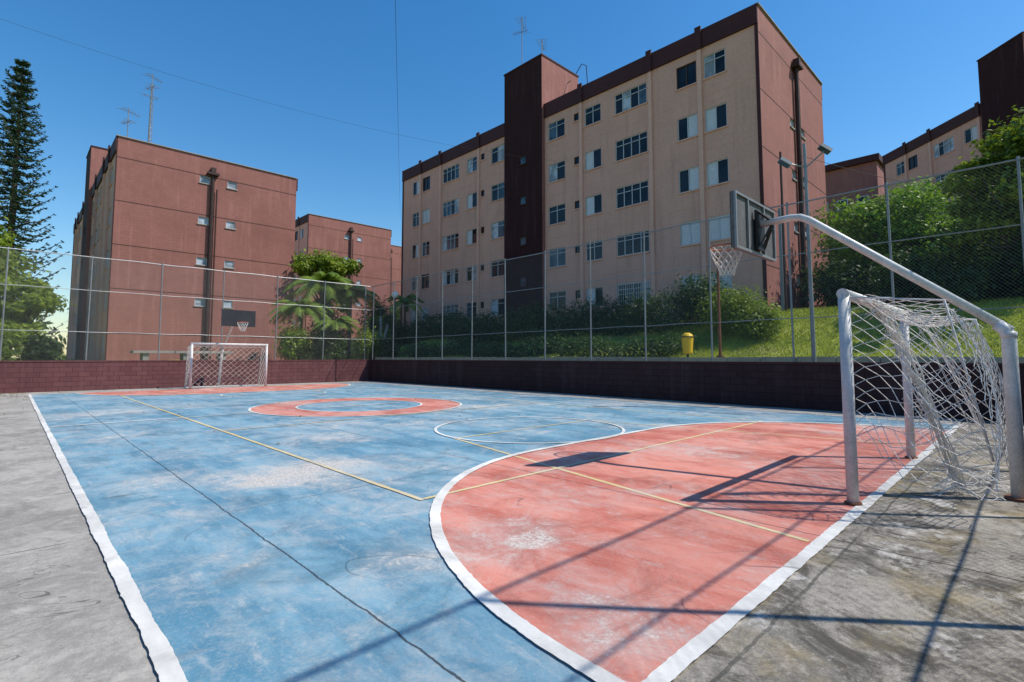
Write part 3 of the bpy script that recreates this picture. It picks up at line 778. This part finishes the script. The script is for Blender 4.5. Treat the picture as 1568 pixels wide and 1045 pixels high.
def palm(name,x,y,h,L,nf=16,mat='palm'):
    z0=H(x,y); b=MB(name,(x,y,z0)); top=Vector((x+.1,y,z0+h))
    b.tube('trunk','bark',[(x,y,z0-.1),(x+.08,y,z0+h*.5),top],[.12,.09,.07],8)
    for k in range(nf):
        a=k*2.399; el=random.uniform(.1,1.3); d=Vector((math.cos(a),math.sin(a),0)); pts=[]
        for i in range(9):
            t_=i/8; pts.append(top+d*L*t_*math.cos(el*.6)+Vector((0,0,L*(math.sin(el)*t_-.75*t_*t_))))
        b.tube('rachis','palm',pts,[.02]*8+[.006],4,False)
        sd=d.cross(Vector((0,0,1)))
        for i in range(1,9):
            for m in range(4):
                p=pts[i-1].lerp(pts[i],m/4); l=L*.32*(1-.06*i)
                for sg in (-1,1):
                    tip=p+sd*sg*l*.85+(pts[i]-pts[i-1]).normalized()*l*.45-Vector((0,0,l*.45)); w=(pts[i]-pts[i-1]).normalized()*.05
                    b.poly('fronds',mat,[p-w,p+w,tip])
    b.build()
palm('palm_tree',15.3,35,5.4,2.7,24); palm('palm_tree',13.6,34,3.6,2.2,20); palm('palm_tree',17.3,34.5,4.6,2.3,22); palm('palm_tree',20.6,32.5,3.2,1.6,16); palm('palm_tree',14.8,31.4,2.4,1.6,16)
e=bpy.data.objects.new('bare_trunk_tree',None); z0=H(18.4,32); e.location=(18.4,32,z0); S.collection.objects.link(e)
b=MB('_y')
for dx,hh in ((0,3.0),(.35,2.4),(-.3,2.0)):
    b.tube('trunk','coping',[(18.4+.1*dx,32,z0-.1),(18.4+dx,32,z0+hh*.6),(18.4+dx*1.8,32,z0+hh)],[.14,.11,.08],7)
adopt(b,e)
leaves('foliage_tufts',[(18.4+dx*1.8,32,z0+hh+.1,.3,.3,.3,120) for dx,hh in ((0,3.0),(.35,2.4),(-.3,2.0))],.16,'leafd',e)

def norfolk(name,x,y,h,Rm):
    z0=H(x,y); b=MB(name,(x,y,z0)); b.tube('trunk','bark',[(x,y,z0-.1),(x,y,z0+h*.5),(x,y,z0+h)],[.28,.18,.03],8)
    z=z0+2.2; tier=0
    while z<z0+h-.2:
        f=(z-z0)/h; R=Rm*(1-f)**.6*(1 if f>.25 else .8+.8*f)*random.uniform(.85,1.1); R=max(R,.25)
        nb=8 if f<.8 else 6
        for k in range(nb):
            a=TP*k/nb+tier*.5+random.uniform(-.15,.15); L=R*random.uniform(.7,1.12); d=Vector((math.cos(a),math.sin(a),0)); sd=Vector((-d.y,d.x,0))
            n=8; pts=[Vector((x,y,z))+d*L*i/n+Vector((0,0,L*(-.22*math.sin(3.0*i/n)+.20*(i/n)**2))) for i in range(n+1)]
            b.tube('branch','bark',pts,[.03]*n+[.01],3,False)
            for i in range(1,n+1):
                p=pts[i]
                for m in range(8):
                    sg=random.choice((-1,1)); l=random.uniform(.20,.42)*(1.1-.5*i/n)+.05
                    v=(sd*sg*random.uniform(.4,1)+d*random.uniform(.1,.7)+Vector((0,0,random.uniform(-.25,.5)))).normalized()
                    w=v.cross(Vector([random.uniform(-1,1) for _ in range(3)])).normalized()*.045
                    q0=p+Vector([random.uniform(-.06,.06) for _ in range(3)])
                    b.poly('foliage','pine',[q0-w*.6,q0+v*l*.5-w,q0+v*l,q0+v*l*.5+w])
        z+=.58+.13*(1-f); tier+=1
    b.build()
norfolk('norfolk_pine_tree',-.4,50,21.7,3.5)

def mass(name,segs,size,n,mat='far'):
    bl=[]
    for (xa,ya,xb,yb,h,k) in segs:
        for i in range(k):
            t_=(i+random.random()*.6)/k; x=xa+(xb-xa)*t_; y=ya+(yb-ya)*t_; r=h*random.uniform(.35,.6)
            bl.append((x,y,H(x,y)+h*random.uniform(.3,.6),r*1.2,r*1.2,r,n))
    leaves(name,bl,size,mat)
mass('distant_trees',[(-40,75,0,90,9,12),(-60,60,-20,70,10,10),(10,110,70,110,9,16),(38,45,48,95,7,12),(58,18,95,30,7,16),(45,1,56,12,4,10),(60,-8,120,-4,9,14),(37,6,46,14,4,6)],.45,500)

n=42000
x=16.45+rng.random(n)**1.3*9.5; y=-1.5+rng.random(n)*13
Vv=np.zeros((n*3,3)); 
for i in range(n):
    z=H(x[i],y[i]); a=rng.random()*6.28; hh=.05+.09*rng.random(); w=.012+.01*rng.random()
    Vv[3*i]=(x[i]-w*math.cos(a),y[i]-w*math.sin(a),z-.01); Vv[3*i+1]=(x[i]+w*math.cos(a),y[i]+w*math.sin(a),z-.01)
    Vv[3*i+2]=(x[i]+rng.normal()*.03,y[i]+rng.normal()*.03,z+hh)
me=bpy.data.meshes.new('grass'); me.vertices.add(3*n); me.vertices.foreach_set('co',Vv.ravel()); me.loops.add(3*n); me.loops.foreach_set('vertex_index',np.arange(3*n,dtype=np.int32))
me.polygons.add(n); me.polygons.foreach_set('loop_start',np.arange(0,3*n,3,dtype=np.int32)); me.update(calc_edges=True); me.materials.append(M['grassb'])
S.collection.objects.link(bpy.data.objects.new('grass',me))
b=MB('fallen_leaves')
for k in range(800):
    if k<600: x_,y_=random.uniform(-2.2,.5),28.2-random.expovariate(.6)
    else: x_,y_=random.uniform(-2,15),random.uniform(8,28)
    if y_<0 or (x_>.6 and random.random()<.5): continue
    s=random.uniform(.015,.045); a=random.random()*6.28; c,d=math.cos(a)*s,math.sin(a)*s; zz=.022
    b.poly('fallen_leaves','dry',[(x_-c,y_-d,zz),(x_+d*.5,y_-c*.5,zz+s*.4),(x_+c,y_+d,zz),(x_-d*.5,y_+c*.5,zz+s*.3)])
b.build()

# ---------------------------------------------------------------- light
el=math.radians(52.8); sx,sy=.645,-.764
sv=Vector((sx*math.cos(el),sy*math.cos(el),math.sin(el)))
ld=bpy.data.lights.new('sun','SUN'); ld.energy=5.0; ld.angle=math.radians(.5); ld.color=(1,.93,.83)
lo=bpy.data.objects.new('sun',ld); lo.rotation_euler=sv.to_track_quat('Z','Y').to_euler(); lo.location=(0,0,40); S.collection.objects.link(lo)
Wd=bpy.data.worlds.new('World'); S.world=Wd; Wd.use_nodes=True; nt=Wd.node_tree
bg=nt.nodes['Background']; sk=nt.nodes.new('ShaderNodeTexSky'); sk.sky_type='NISHITA'; sk.sun_disc=False
sk.sun_elevation=el; sk.sun_rotation=math.atan2(sx,sy); sk.air_density=1.3; sk.dust_density=.4; sk.ozone_density=4.5; sk.altitude=0
hs=nt.nodes.new('ShaderNodeHueSaturation'); hs.inputs['Saturation'].default_value=1.32; hs.inputs['Value'].default_value=1.35
nt.links.new(sk.outputs[0],hs.inputs['Color']); nt.links.new(hs.outputs[0],bg.inputs[0]); bg.inputs[1].default_value=.115

# ---------------------------------------------------------------- camera
cd=bpy.data.cameras.new('camera'); cd.sensor_width=36; cd.lens=18.02; cd.shift_y=-.0188; cd.clip_end=3000; cd.clip_start=.05
co=bpy.data.objects.new('camera',cd); co.location=(0,0,1.4); co.rotation_euler=(math.radians(94),0,math.radians(-44.3)); S.collection.objects.link(co); S.camera=co
